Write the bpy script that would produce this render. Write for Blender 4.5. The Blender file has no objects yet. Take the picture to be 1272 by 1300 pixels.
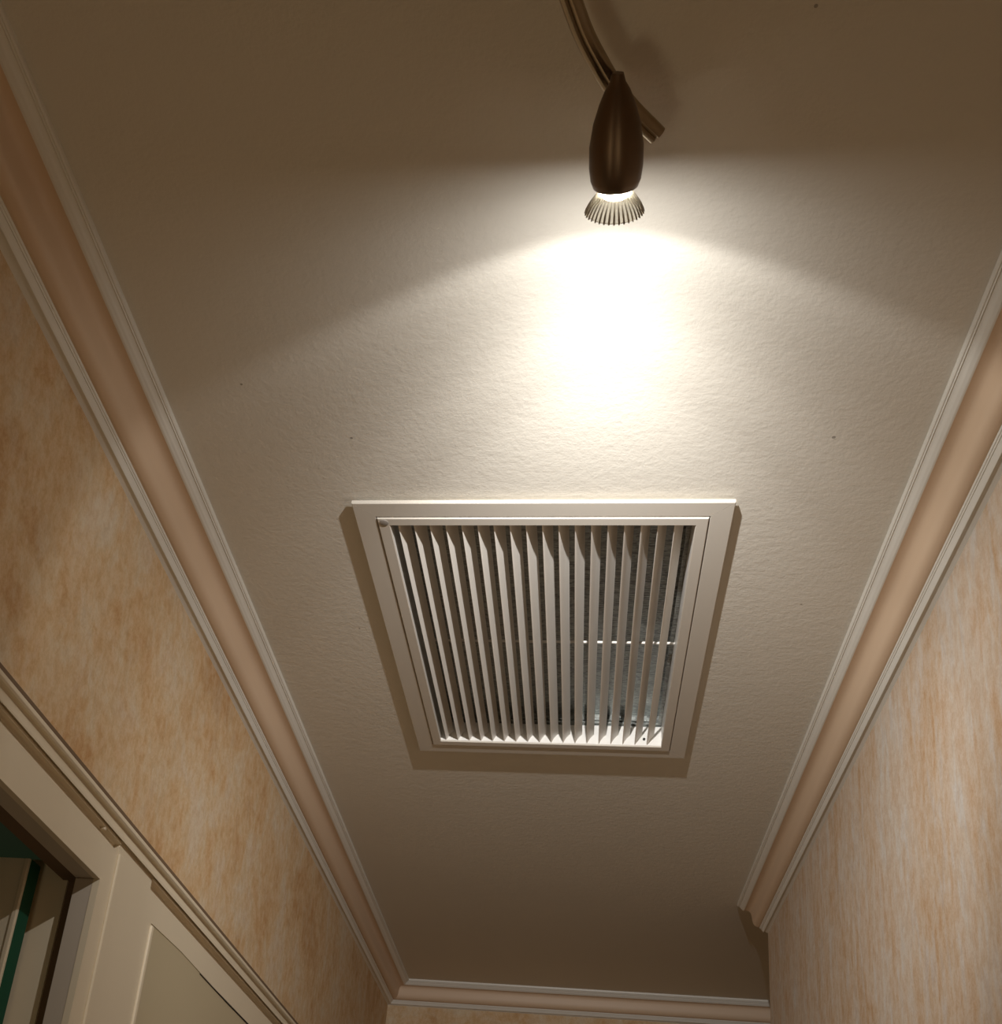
import bpy, bmesh, math, random
from mathutils import Vector, Matrix
random.seed(7)
C = bpy.context.scene.collection
ZC = 1.45                      # eye height; the measurements below are taken from the eye

# ------------------------------------------------------------------ camera
Rv = Vector((0.9892, 0.1124, 0.0940)); Fv = Vector((-0.1408, 0.9067, 0.3975)).normalized()
Rv = (Rv - Fv * Rv.dot(Fv)).normalized(); Uv = Rv.cross(Fv)
cam = bpy.data.cameras.new('camera'); camo = bpy.data.objects.new('camera', cam); C.objects.link(camo)
M = Matrix.Identity(4)
for i in range(3):
    M[i][0] = Rv[i]; M[i][1] = Uv[i]; M[i][2] = -Fv[i]
M[0][3], M[1][3], M[2][3] = 0, 0, ZC
camo.matrix_world = M
cam.sensor_fit = 'HORIZONTAL'; cam.sensor_width = 36
cam.lens = 1450.0 / 1272 * 36
cam.shift_x = (636 - 531.4) / 1272
cam.shift_y = (1052.65 - 650) / 1272
cam.clip_start = 0.02
bpy.context.scene.camera = camo

# ------------------------------------------------------------------ world, exposure
w = bpy.data.worlds.new('world'); bpy.context.scene.world = w; w.use_nodes = True
w.node_tree.nodes['Background'].inputs[0].default_value = (0.02, 0.015, 0.01, 1)
w.node_tree.nodes['Background'].inputs[1].default_value = 0.3
vs = bpy.context.scene.view_settings
vs.view_transform = 'Standard'; vs.look = 'None'; vs.gamma = 1; vs.use_curve_mapping = False
vs.exposure = 0.0

# ------------------------------------------------------------------ lights
LP = Vector((0.0066, 0.692, 0.876 + ZC))          # halogen in the mouth of the spotlight
AX = Vector((0, math.cos(math.radians(-15)), math.sin(math.radians(-15))))

def profiled_light(name, loc, axis, power, color, radius, prof):
    """point lamp whose strength follows the angle from its axis (degrees -> strength)"""
    l = bpy.data.lights.new(name, 'POINT'); l.energy = power; l.color = color; l.shadow_soft_size = radius
    l.use_nodes = True; nt = l.node_tree; n = nt.nodes; n.clear()
    out = n.new('ShaderNodeOutputLight'); em = n.new('ShaderNodeEmission')
    g = n.new('ShaderNodeNewGeometry'); d = n.new('ShaderNodeVectorMath'); d.operation = 'DOT_PRODUCT'
    d.inputs[1].default_value = axis
    a = n.new('ShaderNodeMath'); a.operation = 'ARCCOSINE'
    m = n.new('ShaderNodeMath'); m.operation = 'DIVIDE'; m.inputs[1].default_value = math.pi
    cr = n.new('ShaderNodeFloatCurve')
    cv = cr.mapping.curves[0]; cr.mapping.use_clip = False
    pts = [(t / 180.0, s) for t, s in prof]
    cv.points[0].location = pts[0]; cv.points[1].location = pts[-1]
    for p in pts[1:-1]: cv.points.new(*p)
    for p in cv.points: p.handle_type = 'VECTOR'
    cr.mapping.update()
    L = nt.links.new
    L(g.outputs['Incoming'], d.inputs[0]); L(d.outputs['Value'], a.inputs[0]); L(a.outputs[0], m.inputs[0])
    L(m.outputs[0], cr.inputs['Value']); L(cr.outputs[0], em.inputs['Strength']); L(em.outputs[0], out.inputs[0])
    o = bpy.data.objects.new(name, l); o.location = loc; C.objects.link(o); return o

profiled_light('halogen_light', LP, AX, 30, (1.0, 0.98, 0.95), 0.006,
    [(0, .90), (10, 1.25), (15, 1.65), (21, 1.55), (26, 1.28), (31.5, 1.03), (36, .75), (38.7, .54), (42, .43), (47, .26), (52, .175), (57, .142), (60.0, .134), (62.0, .108), (64.5, .057),
     (70, .040), (80, .0155), (87, .0048), (91, 0.0), (180, 0.0)])

def point(name, loc, power, color, radius):
    l = bpy.data.lights.new(name, 'POINT'); l.energy = power; l.color = color; l.shadow_soft_size = radius
    o = bpy.data.objects.new(name, l); o.location = loc; C.objects.link(o); return o
# added warm fill with no lamp body, further back behind the viewer
point('hall_fill', (0.0, -1.1, 0.35 + ZC), 0.35, (1.0, 0.80, 0.52), 0.12)
# unseen warm fill added low on the doors side, another added in the green room
point('side_fill', (-0.30, 0.22, -0.33 + ZC), 3.15, (1.0, 0.81, 0.53), 0.09)
point('green_room_fill', (-1.25, 1.95, -0.20 + ZC), 2.6, (1.0, 0.80, 0.55), 0.10)

# ------------------------------------------------------------------ materials
def mat(name, color, rough=0.6, metal=0.0, spec=0.5):
    m = bpy.data.materials.new(name); m.use_nodes = True
    b = m.node_tree.nodes['Principled BSDF']
    b.inputs['Base Color'].default_value = (*color, 1); b.inputs['Roughness'].default_value = rough
    b.inputs['Metallic'].default_value = metal; b.inputs['Specular IOR Level'].default_value = spec
    return m
def nodes(m): return m.node_tree.nodes, m.node_tree.links.new, m.node_tree.nodes['Principled BSDF']
def coords(m, scale=(1, 1, 1)):
    n, L, b = nodes(m); tc = n.new('ShaderNodeTexCoord'); mp = n.new('ShaderNodeMapping')
    mp.inputs['Scale'].default_value = scale; L(tc.outputs['Object'], mp.inputs[0]); return mp.outputs[0]
def noise(m, vec, scale, detail=4, rough=.5, dist=0):
    n, L, b = nodes(m); t = n.new('ShaderNodeTexNoise'); t.inputs['Scale'].default_value = scale
    t.inputs['Detail'].default_value = detail; t.inputs['Roughness'].default_value = rough
    t.inputs['Distortion'].default_value = dist; L(vec, t.inputs['Vector']); return t.outputs['Fac']
def ramp(m, fac, stops):
    n, L, b = nodes(m); r = n.new('ShaderNodeValToRGB'); e = r.color_ramp.elements
    e[0].position = stops[0][0]; e[0].color = (*stops[0][1], 1); e[1].position = stops[-1][0]; e[1].color = (*stops[-1][1], 1)
    for p, c in stops[1:-1]: k = e.new(p); k.color = (*c, 1)
    L(fac, r.inputs[0]); return r.outputs[0]
def mix(m, fac, a, b_, mode='MIX'):
    n, L, b = nodes(m); x = n.new('ShaderNodeMix'); x.data_type = 'RGBA'; x.blend_type = mode
    for s, v in ((0, fac), (6, a), (7, b_)):
        if hasattr(v, 'links') or hasattr(v, 'is_linked'): L(v, x.inputs[s])
        elif s == 0: x.inputs[0].default_value = v
        else: x.inputs[s].default_value = (*v, 1)
    return x.outputs[2]
def bump(m, h, strength, dist):
    n, L, b = nodes(m); x = n.new('ShaderNodeBump'); x.inputs['Strength'].default_value = strength
    x.inputs['Distance'].default_value = dist; L(h, x.inputs['Height']); L(x.outputs[0], b.inputs['Normal'])

PLASTER = mat('ceiling_paint', (.74, .70, .62), .85, spec=.2)
_v = coords(PLASTER)
_n1 = noise(PLASTER, _v, 130, 4, .6); _n2 = noise(PLASTER, coords(PLASTER, (1, 2.2, 1)), 26, 3, .6)
_nn, _LL, _bb = nodes(PLASTER)
_ad = _nn.new('ShaderNodeMath'); _ad.operation = 'MULTIPLY_ADD'; _LL(_n2, _ad.inputs[0]); _ad.inputs[1].default_value = .55; _LL(_n1, _ad.inputs[2])
bump(PLASTER, _ad.outputs[0], .42, .0014)
_c = mix(PLASTER, noise(PLASTER, _v, 2.2, 4), (.76, .715, .63), (.70, .665, .59))
_tc = _nn.new('ShaderNodeTexCoord')
for px, py, rr in ((-.42, .99, .0016), (-.302, 1.08, .0018), (.275, 1.085, .0022), (.16, .60, .0016), (-.36, 1.50, .0014), (.30, 1.42, .0016)):
    _d = _nn.new('ShaderNodeVectorMath'); _d.operation = 'DISTANCE'; _LL(_tc.outputs['Object'], _d.inputs[0]); _d.inputs[1].default_value = (px, py, 1 + ZC)
    _l = _nn.new('ShaderNodeMath'); _l.operation = 'LESS_THAN'; _LL(_d.outputs['Value'], _l.inputs[0]); _l.inputs[1].default_value = rr
    _f = _nn.new('ShaderNodeMath'); _f.operation = 'MULTIPLY'; _LL(_l.outputs[0], _f.inputs[0]); _f.inputs[1].default_value = .6
    _c = mix(PLASTER, _f.outputs[0], _c, (.12, .09, .06))
_LL(_c, _bb.inputs['Base Color'])

def wallpaper(name, cloudy):
    m = mat(name, (.8, .6, .4), .7, spec=.25); n, L, b = nodes(m)
    o = .92 if cloudy else 1.06
    a = noise(m, coords(m, (1, 1, .62) if cloudy else (1, 1, .24)), 26 if cloudy else 44, 3.5, .58, .8 if cloudy else .4)
    c = ramp(m, a, [(.34, (.74, .43, .22 * o)), (.45, (.81, .56, .36 * o)), (.54, (.83, .63, .44 * o)), (.64, (.83, .73, .62 * o))])
    k = noise(m, coords(m, (1, 1, .95) if cloudy else (1, 1, .30)), 7.5 if cloudy else 6.0, 10, .66, .35)
    c = mix(m, .62 if cloudy else .34, c, ramp(m, k, [(.39, (.60, .29, .07)), (.48, (.80, .52, .28 * o)), (.55, (.84, .63, .43 * o)), (.64, (.86, .74, .60))]))
    s = noise(m, coords(m, (1, 1, .70)), 75, 5, .62, .3)
    c = mix(m, .24, c, ramp(m, s, [(.40, (.60, .34, .16)), (.50, (.82, .60, .40)), (.60, (.95, .82, .68))]))
    g = noise(m, coords(m, (1, 1, .8)), 330, 3, .7)
    c = mix(m, .10, c, ramp(m, g, [(.38, (.35, .20, .10)), (.58, (.95, .80, .64))]))
    c = mix(m, 1.0, c, (.79, .78, .74) if cloudy else (.74, .80, .86), 'MULTIPLY')
    L(c, b.inputs['Base Color'])
    q = noise(m, coords(m, (1, 1, .5)), 130, 4, .6); bump(m, q, .16, .0008)
    return m
PAPER_L = wallpaper('peach_wallpaper_cloudy', True)
PAPER_R = wallpaper('peach_wallpaper_streaked', False)
COVE = mat('peach_cove_paint', (.70, .525, .37), .45, spec=.4)
bump(COVE, noise(COVE, coords(COVE), 40, 3), .1, .001)
TRIM = mat('white_gloss_trim', (.76, .73, .66), .38)
bump(TRIM, noise(TRIM, coords(TRIM), 70, 3), .25, .0006)
DOORW = mat('cream_gloss_paint', (.72, .62, .46), .35)
bump(DOORW, noise(DOORW, coords(DOORW, (1, 1, .3)), 60, 4), .25, .0008)
VENTW = mat('vent_white_enamel', (.64, .595, .525), .35)
SLATM = mat('slat_white_enamel', (.78, .74, .68), .42)
CAPM = mat('grey_plastic_cap', (.30, .27, .24), .5)
DARK = mat('dark_gap', (.02, .017, .014), .8)
GREEN = mat('green_paint', (.003, .075, .036), .6)
ZINC = mat('galvanised_steel', (.52, .55, .55), .38, .70)
_n, _L, _b = nodes(ZINC)
_vo = _n.new('ShaderNodeTexVoronoi'); _vo.inputs['Scale'].default_value = 150; _L(coords(ZINC, (1, 2.2, 1)), _vo.inputs['Vector'])
_bw = _n.new('ShaderNodeRGBToBW'); _L(_vo.outputs['Color'], _bw.inputs[0])
_L(ramp(ZINC, _bw.outputs[0], [(.2, (.24, .25, .24)), (.8, (.46, .48, .46))]), _b.inputs['Base Color'])
_L(ramp(ZINC, _bw.outputs[0], [(.2, (.30, .30, .30)), (.8, (.50, .50, .50))]), _b.inputs['Roughness'])
_wv = _n.new('ShaderNodeTexWave'); _wv.bands_direction = 'Y'; _wv.inputs['Scale'].default_value = 55; _wv.inputs['Distortion'].default_value = 1.5
_L(coords(ZINC), _wv.inputs['Vector']); bump(ZINC, _wv.outputs['Fac'], .5, .0008)
BRASS = mat('brushed_bronze_metal', (.19, .14, .10), .46, 1.0)
_n, _L, _b = nodes(BRASS)
bump(BRASS, noise(BRASS, coords(BRASS), 500, 2), .12, .0003)
RAILM = mat('brushed_nickel_rail', (.40, .34, .25), .33, 1.0)
RIBM = mat('ribbed_bulb_glass', (.50, .48, .42), .25, .3)
CUPM = mat('bulb_glass_cup', (.85, .83, .76), .12)
nodes(CUPM)[2].inputs['Transmission Weight'].default_value = .9
GLOW = bpy.data.materials.new('lit_bulb_glass'); GLOW.use_nodes = True
_b = GLOW.node_tree.nodes['Principled BSDF']; _b.inputs['Base Color'].default_value = (1, .95, .85, 1)
_b.inputs['Emission Color'].default_value = (1, .93, .78, 1); _b.inputs['Emission Strength'].default_value = 22.0
WOOD = mat('oak_floor', (.42, .25, .12), .4)
_n, _L, _b = nodes(WOOD)
_L(ramp(WOOD, noise(WOOD, coords(WOOD, (14, 1.2, 1)), 3, 5, .6), [(.3, (.30, .17, .08)), (.7, (.52, .33, .17))]), _b.inputs['Base Color'])

# ------------------------------------------------------------------ mesh helpers
def obj(name, bm, m, parent=None, smooth=False):
    bmesh.ops.recalc_face_normals(bm, faces=bm.faces)
    me = bpy.data.meshes.new(name); bm.to_mesh(me); bm.free()
    if isinstance(m, (list, tuple)):
        for k in m: me.materials.append(k)
    else: me.materials.append(m)
    if smooth:
        me.polygons.foreach_set('use_smooth', [True] * len(me.polygons))
        try: me.set_sharp_from_angle(angle=math.radians(38))
        except Exception: pass
    o = bpy.data.objects.new(name, me); C.objects.link(o)
    if parent:
        o.parent = parent
        o.matrix_parent_inverse = Matrix.Translation(-parent.location)
    return o
def box(bm, a, b, f=None):
    """box between corners a and b; f maps each corner"""
    vs = [bm.verts.new(f(x, y, z) if f else (x, y, z)) for x in (a[0], b[0]) for y in (a[1], b[1]) for z in (a[2], b[2])]
    for q in ((0, 1, 3, 2), (4, 6, 7, 5), (0, 4, 5, 1), (2, 3, 7, 6), (0, 2, 6, 4), (1, 5, 7, 3)):
        bm.faces.new([vs[i] for i in q])
def B(*boxes, f=None):
    bm = bmesh.new()
    for a, b in boxes:
        box(bm, (a[0], a[1], a[2] + (0 if f else ZC)), (b[0], b[1], b[2] + (0 if f else ZC)), f)
    return bm
def bevel(bm, r, seg=2):
    bmesh.ops.bevel(bm, geom=list(bm.edges), offset=r, segments=seg, affect='EDGES', profile=.5); return bm
def empty(name, loc=(0, 0, 0)):
    o = bpy.data.objects.new(name, None); o.location = loc; o.empty_display_size = .05; C.objects.link(o); return o
def tag(o, label=None, cat=None, kind=None, group=None):
    if label: o['label'] = label
    if cat: o['category'] = cat
    if kind: o['kind'] = kind
    if group: o['group'] = group
    return o
def S(o, label): return tag(o, label, None, 'structure')
def rings(bm, rs, closed=True, cap=True):
    """skin a list of rings of points"""
    vr = [[bm.verts.new(p) for p in r] for r in rs]; n = len(rs[0])
    for a, b in zip(vr, vr[1:]):
        for i in range(n if closed else n - 1):
            j = (i + 1) % n; bm.faces.new((a[i], a[j], b[j], b[i]))
    if cap and closed:
        bm.faces.new(vr[0][::-1]); bm.faces.new(vr[-1])
    return vr

# ------------------------------------------------------------------ room sizes
L2, R2 = -0.5889, 0.4482         # wallpaper faces of the two side walls
YR, YB = 2.649, 3.528            # end of the right wall, face of the end wall
YF = -1.7                        # wall behind the viewer
FL, CE = -ZC, 1.0                # floor and ceiling seen from eye height
XE = 1.35                        # far side of the recess beyond the right wall
XG = -1.75                       # far side of the room through the left doorway
# vent plan (slightly out of square, as fitted)
VC = [(-.3200, 1.1911), (.1773, 1.1886), (.1809, 1.8896), (-.3068, 1.8919)]
def VM(s, t, z):
    a = (1 - s) * (1 - t); b = s * (1 - t); c = s * t; d = (1 - s) * t
    return (a * VC[0][0] + b * VC[1][0] + c * VC[2][0] + d * VC[3][0], a * VC[0][1] + b * VC[1][1] + c * VC[2][1] + d * VC[3][1], z + ZC)
VW, VD = .4925, .7010

# ceiling, with the hole over the vent
h0, h1, h2, h3 = -.285, .152, 1.222, 1.862
S(obj('ceiling', B(((XG, YF, CE), (h0, YB + .1, CE + .05)), ((h1, YF, CE), (XE + .1, YB + .1, CE + .05)),
                   ((h0, YF, CE), (h1, h2, CE + .05)), ((h0, h3, CE), (h1, YB + .1, CE + .05))), PLASTER), 'off-white textured plaster ceiling of the narrow hallway')
S(obj('floor', B(((XG, YF, FL - .05), (XE + .1, YB + .1, FL))), WOOD), 'oak boarded floor of the hallway')
# left wall with the cupboard doorway
DY0, DY1, DZ = 0.45, 1.2482, 0.4632
S(obj('wall_left', B(((L2 - .02, YF, FL), (L2, DY0, CE)), ((L2 - .02, DY0, .4680), (L2, DY1 + .004, CE)), ((L2 - .02, DY1 + .004, FL), (L2, YB, CE))), PAPER_L),
  'wall papered in mottled peach and orange above the white doors')
S(obj('wall_right', B(((R2, YF, FL), (XE, YR, CE))), PAPER_R), 'wall papered in vertically streaked peach, ending at an outer corner')
S(obj('wall_back', B(((L2 - .02, YB, FL), (XE + .1, YB + .1, CE))), PAPER_L), 'peach papered end wall of the hallway')
S(obj('wall_front', B(((XG, YF - .1, FL), (XE + .1, YF, CE))), PAPER_R), 'peach papered wall behind the viewer')
S(obj('wall_recess', B(((XE, YR, FL), (XE + .1, YB, CE))), PAPER_R), 'peach papered wall of the recess round the corner')
# green room behind the doorway
S(obj('wall_green', B(((XG - .05, YF, FL), (XG, YB, CE)), ((XG, 2.6, FL), (L2 - .02, 2.65, CE))), GREEN), 'dark green painted wall in the room through the open doorway')

# ------------------------------------------------------------------ crown moulding
# profile points: (distance from wall, drop below ceiling)
UP = [(.0702, 0), (.0702, .0042), (.0696, .0060), (.0684, .0068), (.0672, .0066), (.0664, .0084), (.0654, .0078), (.0636, .0088), (.0610, .0118),
      (.0590, .0146), (.0578, .0150), (.0570, .0162), (.0558, .0168), (.0539, .0169)]
CV = [(.0539, .0169), (.0520, .0166), (.0480, .0167), (.0440, .0175), (.0408, .0195), (.0386, .0228), (.0374, .0270), (.0365, .0330), (.0356, .0400), (.0345, .0460), (.0322, .0512), (.0285, .0548), (.0240, .0568), (.0194, .0577)]
LO = [(.0194, .0577), (.0193, .0590), (.0184, .0602), (.0173, .0604), (.0164, .0620), (.0154, .0618), (.0138, .0642), (.0126, .0662), (.0116, .0680), (.0106, .0690), (.0102, .0672), (.0060, .0680), (.0, .0708)]
def crown(name, label, f0, f1):
    """f0, f1 map (p, d) to the two ends of the run"""
    r = S(empty(name, f0(0, 0)), label)
    for nm, pr, m in (('upper_bead', UP, TRIM), ('cove', CV, COVE), ('lower_bead', LO, TRIM)):
        bm = bmesh.new()
        closed = list(pr) + ([(0, .0)] if nm == 'lower_bead' else [(max(pr[-1][0] - .004, 0), max(pr[-1][1] - .012, 0)), (pr[0][0] - .004, max(pr[0][1] - .004, 0))])
        if nm == 'upper_bead': closed = list(pr) + [(.050, 0)]
        if nm == 'cove': closed = list(pr) + [(.004, .050), (.034, .004), (.050, .003)]
        if nm == 'lower_bead': closed = list(pr) + [(0, .050)]
        rings(bm, [[f0(*p) for p in closed], [f1(*p) for p in closed]])
        obj(nm, bm, m, r, True)
    return r
crown('trim_1', 'long white and peach crown moulding above the doors side wall',
      lambda p, d: (L2 + p, YF, CE - d + ZC), lambda p, d: (L2 + p, YB - p, CE - d + ZC))
crown('trim_2', 'white and peach crown moulding with a cut end at the outer corner',
      lambda p, d: (R2 - p, YF, CE - d + ZC), lambda p, d: (R2 - p, YR, CE - d + ZC))
crown('trim_3', 'short white and peach crown moulding across the end wall',
      lambda p, d: (L2 + p, YB - p, CE - d + ZC), lambda p, d: (XE, YB - p, CE - d + ZC))

# ------------------------------------------------------------------ left door frame, closed leaf, open leaf
PJ = .009
BROWN = mat('dark_brown_board', (.16, .10, .055), .8)  # dark brown of the casing strip and the boards behind the frame
DOORG = mat('grey_inner_lining', (.50, .43, .35), .4)  # greyer tone than the front of the frame
XF = L2 + PJ                    # painted face of the frame
KF = XF / L2                    # the sizes below were taken on the wallpaper plane; the face stands nearer
def kf(v): return v * KF
DZ = kf(.4704); DY1 = kf(1.2675)
door = S(empty('door_1', (L2, 1.3, ZC + FL)), 'cream painted door frame with an open doorway beside a closed panel')
CY0, CY1 = 0.30, 2.62
def strip(name, prof, y0, y1, m, parent):
    """horizontal moulding: prof = (apparent height on the wallpaper plane, projection)"""
    prof = [(z * (1 - p / -L2), p) for z, p in prof]
    bm = bmesh.new(); pr = list(prof) + [(prof[-1][0], 0), (prof[0][0], 0)]
    rings(bm, [[(L2 + p, y, z + ZC) for z, p in pr] for y in (y0, y1)])
    return obj(name, bm, m, parent, True)
strip('dark_line', [(.5745, .0004), (.5740, .0012), (.5660, .0012)], CY0, CY1, BROWN, door)  # thin dark brown strip along the top of the casing
strip('cornice', [(.5690, .0150), (.5665, .0172), (.5640, .0172), (.5605, .0155), (.5570, .0118), (.5530, .0100), (.5495, .0105),
                  (.5455, .0135), (.5425, .0150), (.5405, .0145), (.5398, .0105), (.5386, .0105)], CY0, CY1, DOORW, door)
def bead(y0, y1):
    strip('bead', [(.5384, .0100), (.5375, .0112), (.5345, .0108), (.5315, .0080), (.5280, .0040), (.5240, .0012), (.5200, .0006)], y0, y1, DOORW, door)
bead(CY0, kf(1.3040)); bead(kf(1.4310), CY1)
bm = B(((L2 + .003, kf(1.2470), kf(.5290)), (XF + .0012, kf(1.2530), kf(.5340)))); obj('paint_drip', bevel(bm, .0015), DOORW, door)
obj('header_board', B(((L2 + .0005, CY0, DZ), (XF, DY1, kf(.5215)))), DOORW, door)
bm = B(((L2 + .0005, DY1, FL), (XF, kf(1.4320), kf(.5212))), ((L2 + .0005, kf(1.3040), kf(.5212)), (XF, kf(1.4310), kf(.5386)))); obj('post', bm, DOORW, door)
bm = B(((XF - .001, kf(1.3030), FL), (XF + .0035, kf(1.3270), kf(.5205)))); obj('raised_strip', bevel(bm, .0022), DOORW, door)
# reveal of the opening
RX = L2 - .0225
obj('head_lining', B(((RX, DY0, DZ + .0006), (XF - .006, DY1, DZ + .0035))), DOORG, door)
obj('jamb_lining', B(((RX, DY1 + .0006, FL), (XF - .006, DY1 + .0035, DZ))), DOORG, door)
obj('inner_stop', B(((-.640, DY0, DZ + .006), (RX, 1.30, DZ + .03))), BROWN, door)
# closed leaf beside the post: rails around a sunk field
ls = S(empty('door_2', (L2, 1.5, ZC + FL)), 'closed cream painted cupboard door with a sunk panel')
PX = XF - .0008
obj('stile', B(((L2 + .0005, kf(1.4325), FL), (PX, kf(1.4600), kf(.5205)))), DOORW, ls)
bmx = bmesh.new()
pts = [(1.4600, .5205), (CY1, .5205), (CY1, .4760), (1.86, .4775), (1.60, .4830), (1.4600, .4800)]
rings(bmx, [[(x, kf(y), kf(z) + ZC) for y, z in pts] for x in (L2 + .0005, PX)]); obj('top_rail', bmx, DOORW, ls)
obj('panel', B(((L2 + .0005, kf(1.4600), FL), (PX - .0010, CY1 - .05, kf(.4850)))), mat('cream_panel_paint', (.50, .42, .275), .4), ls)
bm = B(((L2 + .003, kf(1.4590), FL), (PX + .0030, kf(1.4680), kf(.4770)))); obj('panel_bead', bevel(bm, .0018), DOORW, ls)
bmx = bmesh.new()
rings(bmx, [[(x, kf(y), kf(z) + ZC) for y, z in ((1.70, .4793), (CY1 - .06, .4758), (CY1 - .06, .4740), (1.86, .4764), (1.70, .4788))] for x in (L2 + .0035, PX + .0003)]); obj('panel_gap', bmx, DARK, ls)
# open leaf swung into the green room, its edge painted green
lf = tag(empty('door_leaf', (-.66, 1.22, ZC + FL)), 'open white door leaf with green edge standing inside the dark doorway', 'door')
obj('leaf_board', B(((-1.30, 1.2180, FL + .01), (-.6590, 1.2450, .4740))), DOORW, lf)
bm = B(((-.6655, 1.2150, FL + .01), (-.6585, 1.2200, .4738))); obj('leaf_bead', bevel(bm, .0015), DOORW, lf)
obj('leaf_edge', B(((-.6592, 1.2205, FL + .01), (-.6580, 1.2450, .4738))), GREEN, lf)
S(obj('trim_4', B(((-.76, 1.2750, FL), (-.6340, 1.2950, .4950))), DOORW), 'white painted inner lining board behind the doorway post')
S(obj('wall_cupboard', B(((-.6340, 1.2780, FL), (RX, 1.2950, .62))), BROWN), 'dark brown board behind the door frame')
S(obj('wall_green_top', B(((XG, YF, .62), (L2 - .02, 2.65, .64))), GREEN), 'dark green painted ceiling of the room through the doorway')

# ------------------------------------------------------------------ ceiling vent
vent = tag(empty('ceiling_vent', (-.065, 1.54, CE + ZC)), 'white rectangular ceiling return-air grille with many parallel slats', 'vent')
TB = .0095                       # how far the frame stands below the ceiling
fs, ft = .0285 / VW, .0275 / VD   # outer band
gs, gt = .0012 / VW, .0014 / VD   # gap
os_, ot = .0455 / VW, .0435 / VD  # opening
def rail4(i):
    o = [(0, 0), (1, 0), (1, 1), (0, 1)]; n = [(fs, ft), (1 - fs, ft), (1 - fs, 1 - ft), (fs, 1 - ft)]
    j = (i + 1) % 4; e = .0003
    bm = bmesh.new()
    def q(p, z): return VM(p[0], p[1], z)
    def inset(p, d):   # move toward the middle of the vent
        return (p[0] + (d / VW if p[0] < .5 else -d / VW), p[1] + (d / VD if p[1] < .5 else -d / VD))
    rs = []
    for a, b in ((o[i], n[i]), (o[j], n[j])):
        rs.append([q(inset(a, .008), CE - .0002), q(inset(a, .008), CE - .0035), q(a, CE - .0042), q(a, CE - TB + .0008), q(inset(a, .0009), CE - TB),
                   q(inset(b, -.0009), CE - TB), q(b, CE - TB + .0009), q(b, CE - .0002)])
    # hairline at the mitres
    d = Vector(rs[1][3]) - Vector(rs[0][3]); d.normalize()
    rs[0] = [tuple(Vector(p) + d * .00018) for p in rs[0]]; rs[1] = [tuple(Vector(p) - d * .00018) for p in rs[1]]
    rings(bm, rs); return obj('frame_rail', bm, VENTW, vent)
for i in range(4): rail4(i)
# inner frame: face band plus collar running up into the opening
bm = bmesh.new()
def loop4(a, b, z): return [VM(a, b, z), VM(1 - a, b, z), VM(1 - a, 1 - b, z), VM(a, 1 - b, z)]
ia, ib = fs + gs, ft + gt
prof = [(ia, ib, CE + .030), (ia, ib, CE - TB - .0005), (ia + .001 / VW, ib + .001 / VD, CE - TB - .0016), (os_ - .0008 / VW, ot - .0008 / VD, CE - TB - .0016),
        (os_, ot, CE - TB - .0006), (os_, ot, CE - TB + .0012), (os_ - .0006 / VW, ot - .0006 / VD, CE - TB + .0012), (os_ - .0006 / VW, ot - .0006 / VD, CE + .030)]
vr = [[bm.verts.new(p) for p in loop4(*q)] for q in prof]
for a, b in zip(vr, vr[1:] + vr[:1]):
    for k in range(4): bm.faces.new((a[k], a[(k + 1) % 4], b[(k + 1) % 4], b[k]))
obj('inner_frame', bm, VENTW, vent)
bm = bmesh.new()
vr = [[bm.verts.new(p) for p in loop4(*q)] for q in ((os_ - .0005 / VW, ot - .0005 / VD, CE - TB + .0014), (os_, ot, CE - TB + .0014), (os_, ot, CE + .030), (os_ - .0005 / VW, ot - .0005 / VD, CE + .030))]
for a, b in zip(vr, vr[1:] + vr[:1]):
    for k in range(4): bm.faces.new((a[k], a[(k + 1) % 4], b[(k + 1) % 4], b[k]))
obj('collar', bm, mat('lamplit_white_enamel', (.90, .88, .84), .3), vent)  # whiter than the frame enamel: lamplight on the collar put into its colour
# screw cap
cx_, cy_, _ = VM(.0775, .0530, 0)
bm = bmesh.new(); rings(bm, [[(cx_ + r * math.cos(t * math.pi / 12), cy_ + r * math.sin(t * math.pi / 12), z) for t in range(24)] for r, z in
      ((.0062, CE - TB - .0014 + ZC), (.0060, CE - TB - .0022 + ZC), (.0050, CE - TB - .0026 + ZC))])
obj('screw_cap', bm, CAPM, vent, True)
# slats: leaning blades with a rounded nose at the lower edge
NS = 18
def slat_profile():
    mid = [(0, 0), (.0018, .0043), (.0043, .0089), (.0077, .0135), (.0124, .0178)]
    th = [.0009, .0010, .0009, .0007, .0004]
    L_, R_ = [], []
    for k, (x, z) in enumerate(mid):
        a = mid[max(k - 1, 0)]; b = mid[min(k + 1, 4)]
        d = Vector((b[0] - a[0], b[1] - a[1])).normalized(); nrm = Vector((-d.y, d.x))
        L_.append((x + nrm.x * th[k], z + nrm.y * th[k])); R_.append((x - nrm.x * th[k], z - nrm.y * th[k]))
    return [(-.0002, -.0011)] + R_ + L_[::-1]
sp = slat_profile()
s0, s1 = .1130, .8560
for k in range(NS):
    s = s0 + (s1 - s0) * k / (NS - 1)
    bm = bmesh.new()
    rings(bm, [[VM(s + x / VW, t, CE - .0065 + z) for x, z in sp] for t in (ot + .0002, 1 - ot - .0002)])
    o = obj('slat', bm, SLATM, vent, True)
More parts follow.
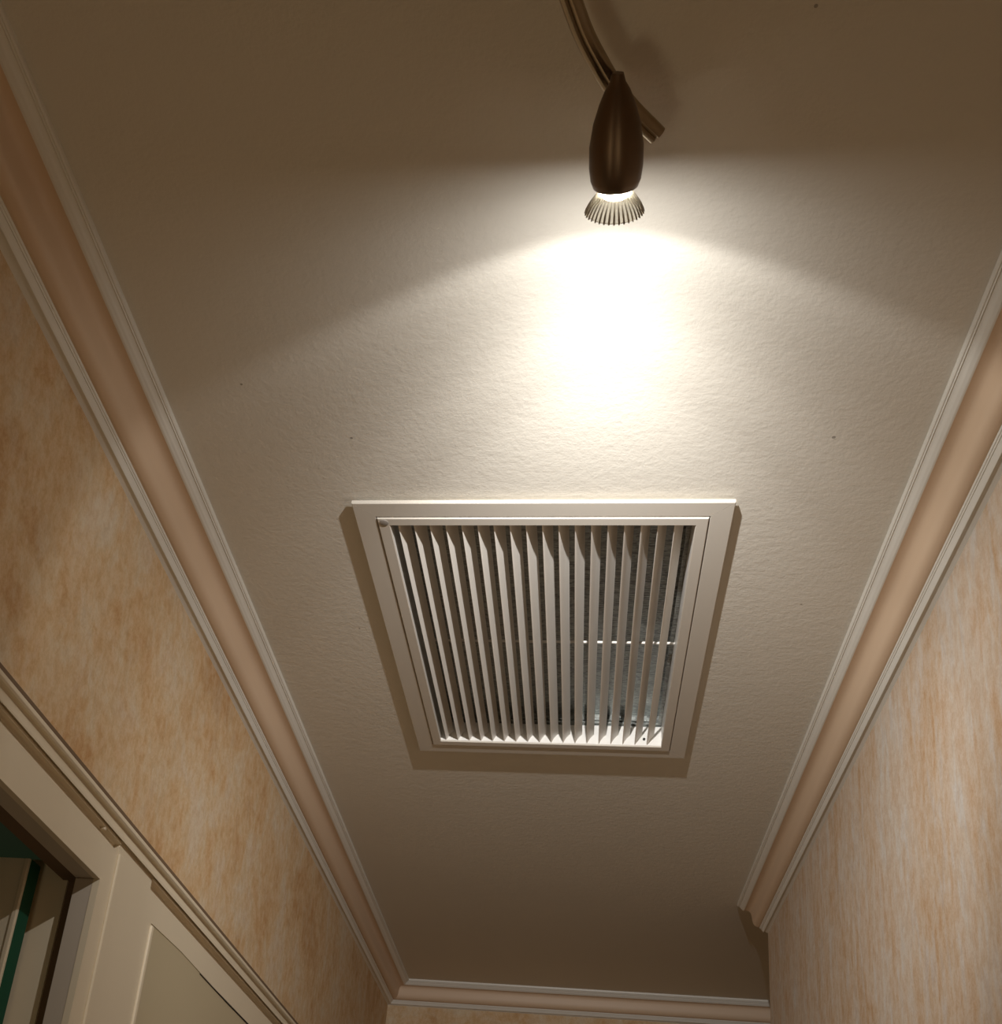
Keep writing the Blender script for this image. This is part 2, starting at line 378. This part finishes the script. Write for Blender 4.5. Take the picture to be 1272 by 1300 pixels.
# duct above: four sheet walls and a perforated plate lying over them
du = .006
a0, a1, b0, b1 = os_ - du / VW, 1 - os_ + du / VW, ot - du / VD, 1 - ot + du / VD
bm = bmesh.new(); tw = .001
for p, q in (((a0 - tw / VW, b0 - tw / VD), (a0, b1 + tw / VD)), ((a1, b0 - tw / VD), (a1 + tw / VW, b1 + tw / VD)), ((a0, b0 - tw / VD), (a1, b0)), ((a0, b1), (a1, b1 + tw / VD))):
    box(bm, (p[0], p[1], CE + .030), (q[0], q[1], CE + .058), VM)
duct = obj('duct', bm, ZINC, vent)
bm = bmesh.new(); box(bm, (a0 - tw / VW, b0 - tw / VD, CE + .056), (a1 + tw / VW, b1 + tw / VD, CE + .058), VM)
obj('filter_plate', bm, ZINC, vent)
# flanges round the duct just above the collar
for z, ins in ((CE + .0325, .012), (CE + .0400, .009)):
    bm = bmesh.new()
    for (p, q) in (((a0, b1 - ins / VD), (a1, b1)), ((a1 - ins / VW, b0), (a1, b1 - ins / VD)), ((a0, b0), (a1, b0 + ins / VD))):
        box(bm, (p[0], p[1], z), (q[0], q[1], z + .0022), VM)
    obj('flange', bm, ZINC, duct)
# cross rod carrying the slats
bm = bmesh.new(); tm = .531
rings(bm, [[VM(s, tm + .0022 * math.cos(k * math.pi / 4) / VD, CE + .0225 + .0022 * math.sin(k * math.pi / 4)) for k in range(8)] for s in (os_, 1 - os_)])
obj('cross_rod', bm, SLATM, vent, True)
bm = bmesh.new()
rings(bm, [[VM(.846 + .0024 * math.cos(k * math.pi / 6) / VW, 1 - ot - e, CE + .004 + .0024 * math.sin(k * math.pi / 6)) for k in range(12)] for e in (0.0, .0022 / VD)])
obj('screw', bm, DARK, vent)

# ------------------------------------------------------------------ spotlight on a curved rail
lamp = tag(empty('ceiling_spotlight', (-.04, .53, CE + ZC)), 'bronze ceiling spotlight on a curved metal rail with its bulb lit', 'lamp')
def catmull(P, n=8):
    out = []; P = [P[0] * 2 - P[1]] + P + [P[-1] * 2 - P[-2]]
    for i in range(1, len(P) - 2):
        for k in range(n):
            t = k / n; a, b, c, d = P[i - 1], P[i], P[i + 1], P[i + 2]
            out.append(.5 * ((2 * b) + (c - a) * t + (2 * a - 5 * b + 4 * c - d) * t * t + (3 * b - a - 3 * c + d) * t ** 3))
    out.append(P[-2]); return out
RZ = .940 + ZC
rp = [Vector((x, y, RZ)) for x, y in ((.012, .300), (-.030, .350), (-.052, .410), (-.052, .470), (-.045, .516), (-.0335, .549), (-.0235, .5745), (-.0115, .597), (.0015, .618), (.0175, .638), (.0400, .661))]
path = catmull(rp, 6)
def sweep(path, prof, up=Vector((0, 0, 1))):
    rs = []
    for i, p in enumerate(path):
        t = (path[min(i + 1, len(path) - 1)] - path[max(i - 1, 0)]).normalized(); s = t.cross(up).normalized(); u = s.cross(t)
        rs.append([tuple(p + s * a + u * b) for a, b in prof])
    return rs
RW = .0084
rail_prof = []
for k in range(28):
    t = 2 * math.pi * k / 28; a = RW * math.cos(t); b = RW * .62 * math.sin(t)
    rail_prof.append((a, b))
# groove along the lower face
rail_prof = [(a, b + (.0030 * math.exp(-((a + .0012) / .0013) ** 2) if b < 0 else 0)) for a, b in rail_prof]
bm = bmesh.new(); rings(bm, sweep(path, rail_prof)); obj('rail', bm, RAILM, lamp, True)
# stand-off that carries the rail, out of view
bm = bmesh.new(); rings(bm, [[(-.052 + r_ * math.cos(k * math.pi / 10), .43 + r_ * math.sin(k * math.pi / 10), z + ZC) for k in range(20)] for r_, z in ((.006, .942), (.006, .985), (.035, .987), (.037, .9995))])
obj('ceiling_mount', bm, RAILM, lamp, True)

RIMC = Vector((0.0066, 0.6840, 0.8790 + ZC))       # centre of the bulb's rim
X1 = AX.cross(Vector((0, 0, 1))).normalized(); Y1 = X1.cross(AX)
def lathe(pr, n=40, base=RIMC, flute=None, close=True, ax=AX, x1=X1, y1=Y1):
    rs = []
    for s, r in pr:
        rg = []
        for k in range(n):
            t = 2 * math.pi * k / n; rr = r * (flute(t, s) if flute else 1)
            rg.append(tuple(base + ax * s + (x1 * math.cos(t) + y1 * math.sin(t)) * rr))
        rs.append(rg)
    bm = bmesh.new(); rings(bm, rs, cap=close); return bm
# the head leans very slightly towards the rail joint
JT = Vector((0.0045, 0.5885, 0.9120 + ZC)); HA = (RIMC - AX * .0185 - JT); HL = HA.length; HA.normalize()
HX = HA.cross(Vector((0, 0, 1))).normalized(); HY = HX.cross(HA)
hp = [(0, .0030), (.0, .0045), (.07, .0062), (.14, .0100), (.26, .0145), (.42, .0190), (.62, .0220), (.80, .0221), (.92, .0208), (.985, .0186), (1.0, .0168), (.985, .0158), (.86, .0158)]
def hfl(t, s):
    g = math.cos(t - math.pi * 1.5)
    return 1 - .040 * math.exp(-((1 - g) / .010))      # crease down the underside
bm = lathe([(s * HL, r) for s, r in hp], 72, JT, hfl, True, HA, HX, HY)
obj('lamp_head', bm, BRASS, lamp, True)
# knuckle between rail and head
bm = bmesh.new()
kp = [Vector((.0030, .6085, RZ - .0045)), Vector((.0040, .6010, RZ - .0150)), JT + HA * .006]
rings(bm, sweep(kp, [(.0048 * math.cos(k * math.pi / 8), .0048 * math.sin(k * math.pi / 8)) for k in range(16)], Vector((1, 0, 0))))
obj('knuckle', bm, BRASS, lamp, True)
# bulb: glowing neck, ribbed reflector
bm = lathe([(-.0450, .006), (-.0440, .0128), (-.0300, .0140), (-.0200, .0140), (-.0150, .0134), (-.0120, .0100), (-.0110, .003)], 32)
obj('bulb', bm, GLOW, lamp, True)
bm = bmesh.new(); NR = 36
for k in range(NR):
    t0 = 2 * math.pi * k / NR; wd = .22 * 2 * math.pi / NR
    pr = [(-.0150, .0140, .4), (-.0105, .0178, .7), (-.0055, .0215, 1.0), (-.0008, .0240, 1.0), (.0008, .0245, .8)]
    rs = []
    for s, r_, f in pr:
        c = []
        for (dt, dr) in ((-wd * f, 0), (0, .0009), (wd * f, 0), (0, -.0012)):
            c.append(tuple(RIMC + AX * s + (X1 * math.cos(t0 + dt) + Y1 * math.sin(t0 + dt)) * (r_ + dr)))
        rs.append(c)
    rings(bm, rs)
obj('reflector_ribs', bm, RIBM, lamp)
bm = lathe([(-.0150, .0132), (-.0105, .0166), (-.0055, .0202), (0, .0232), (.0008, .0228), (-.0050, .0196), (-.0100, .0160), (-.0145, .0126)], 48, close=False)
obj('reflector_cup', bm, CUPM, lamp, True)
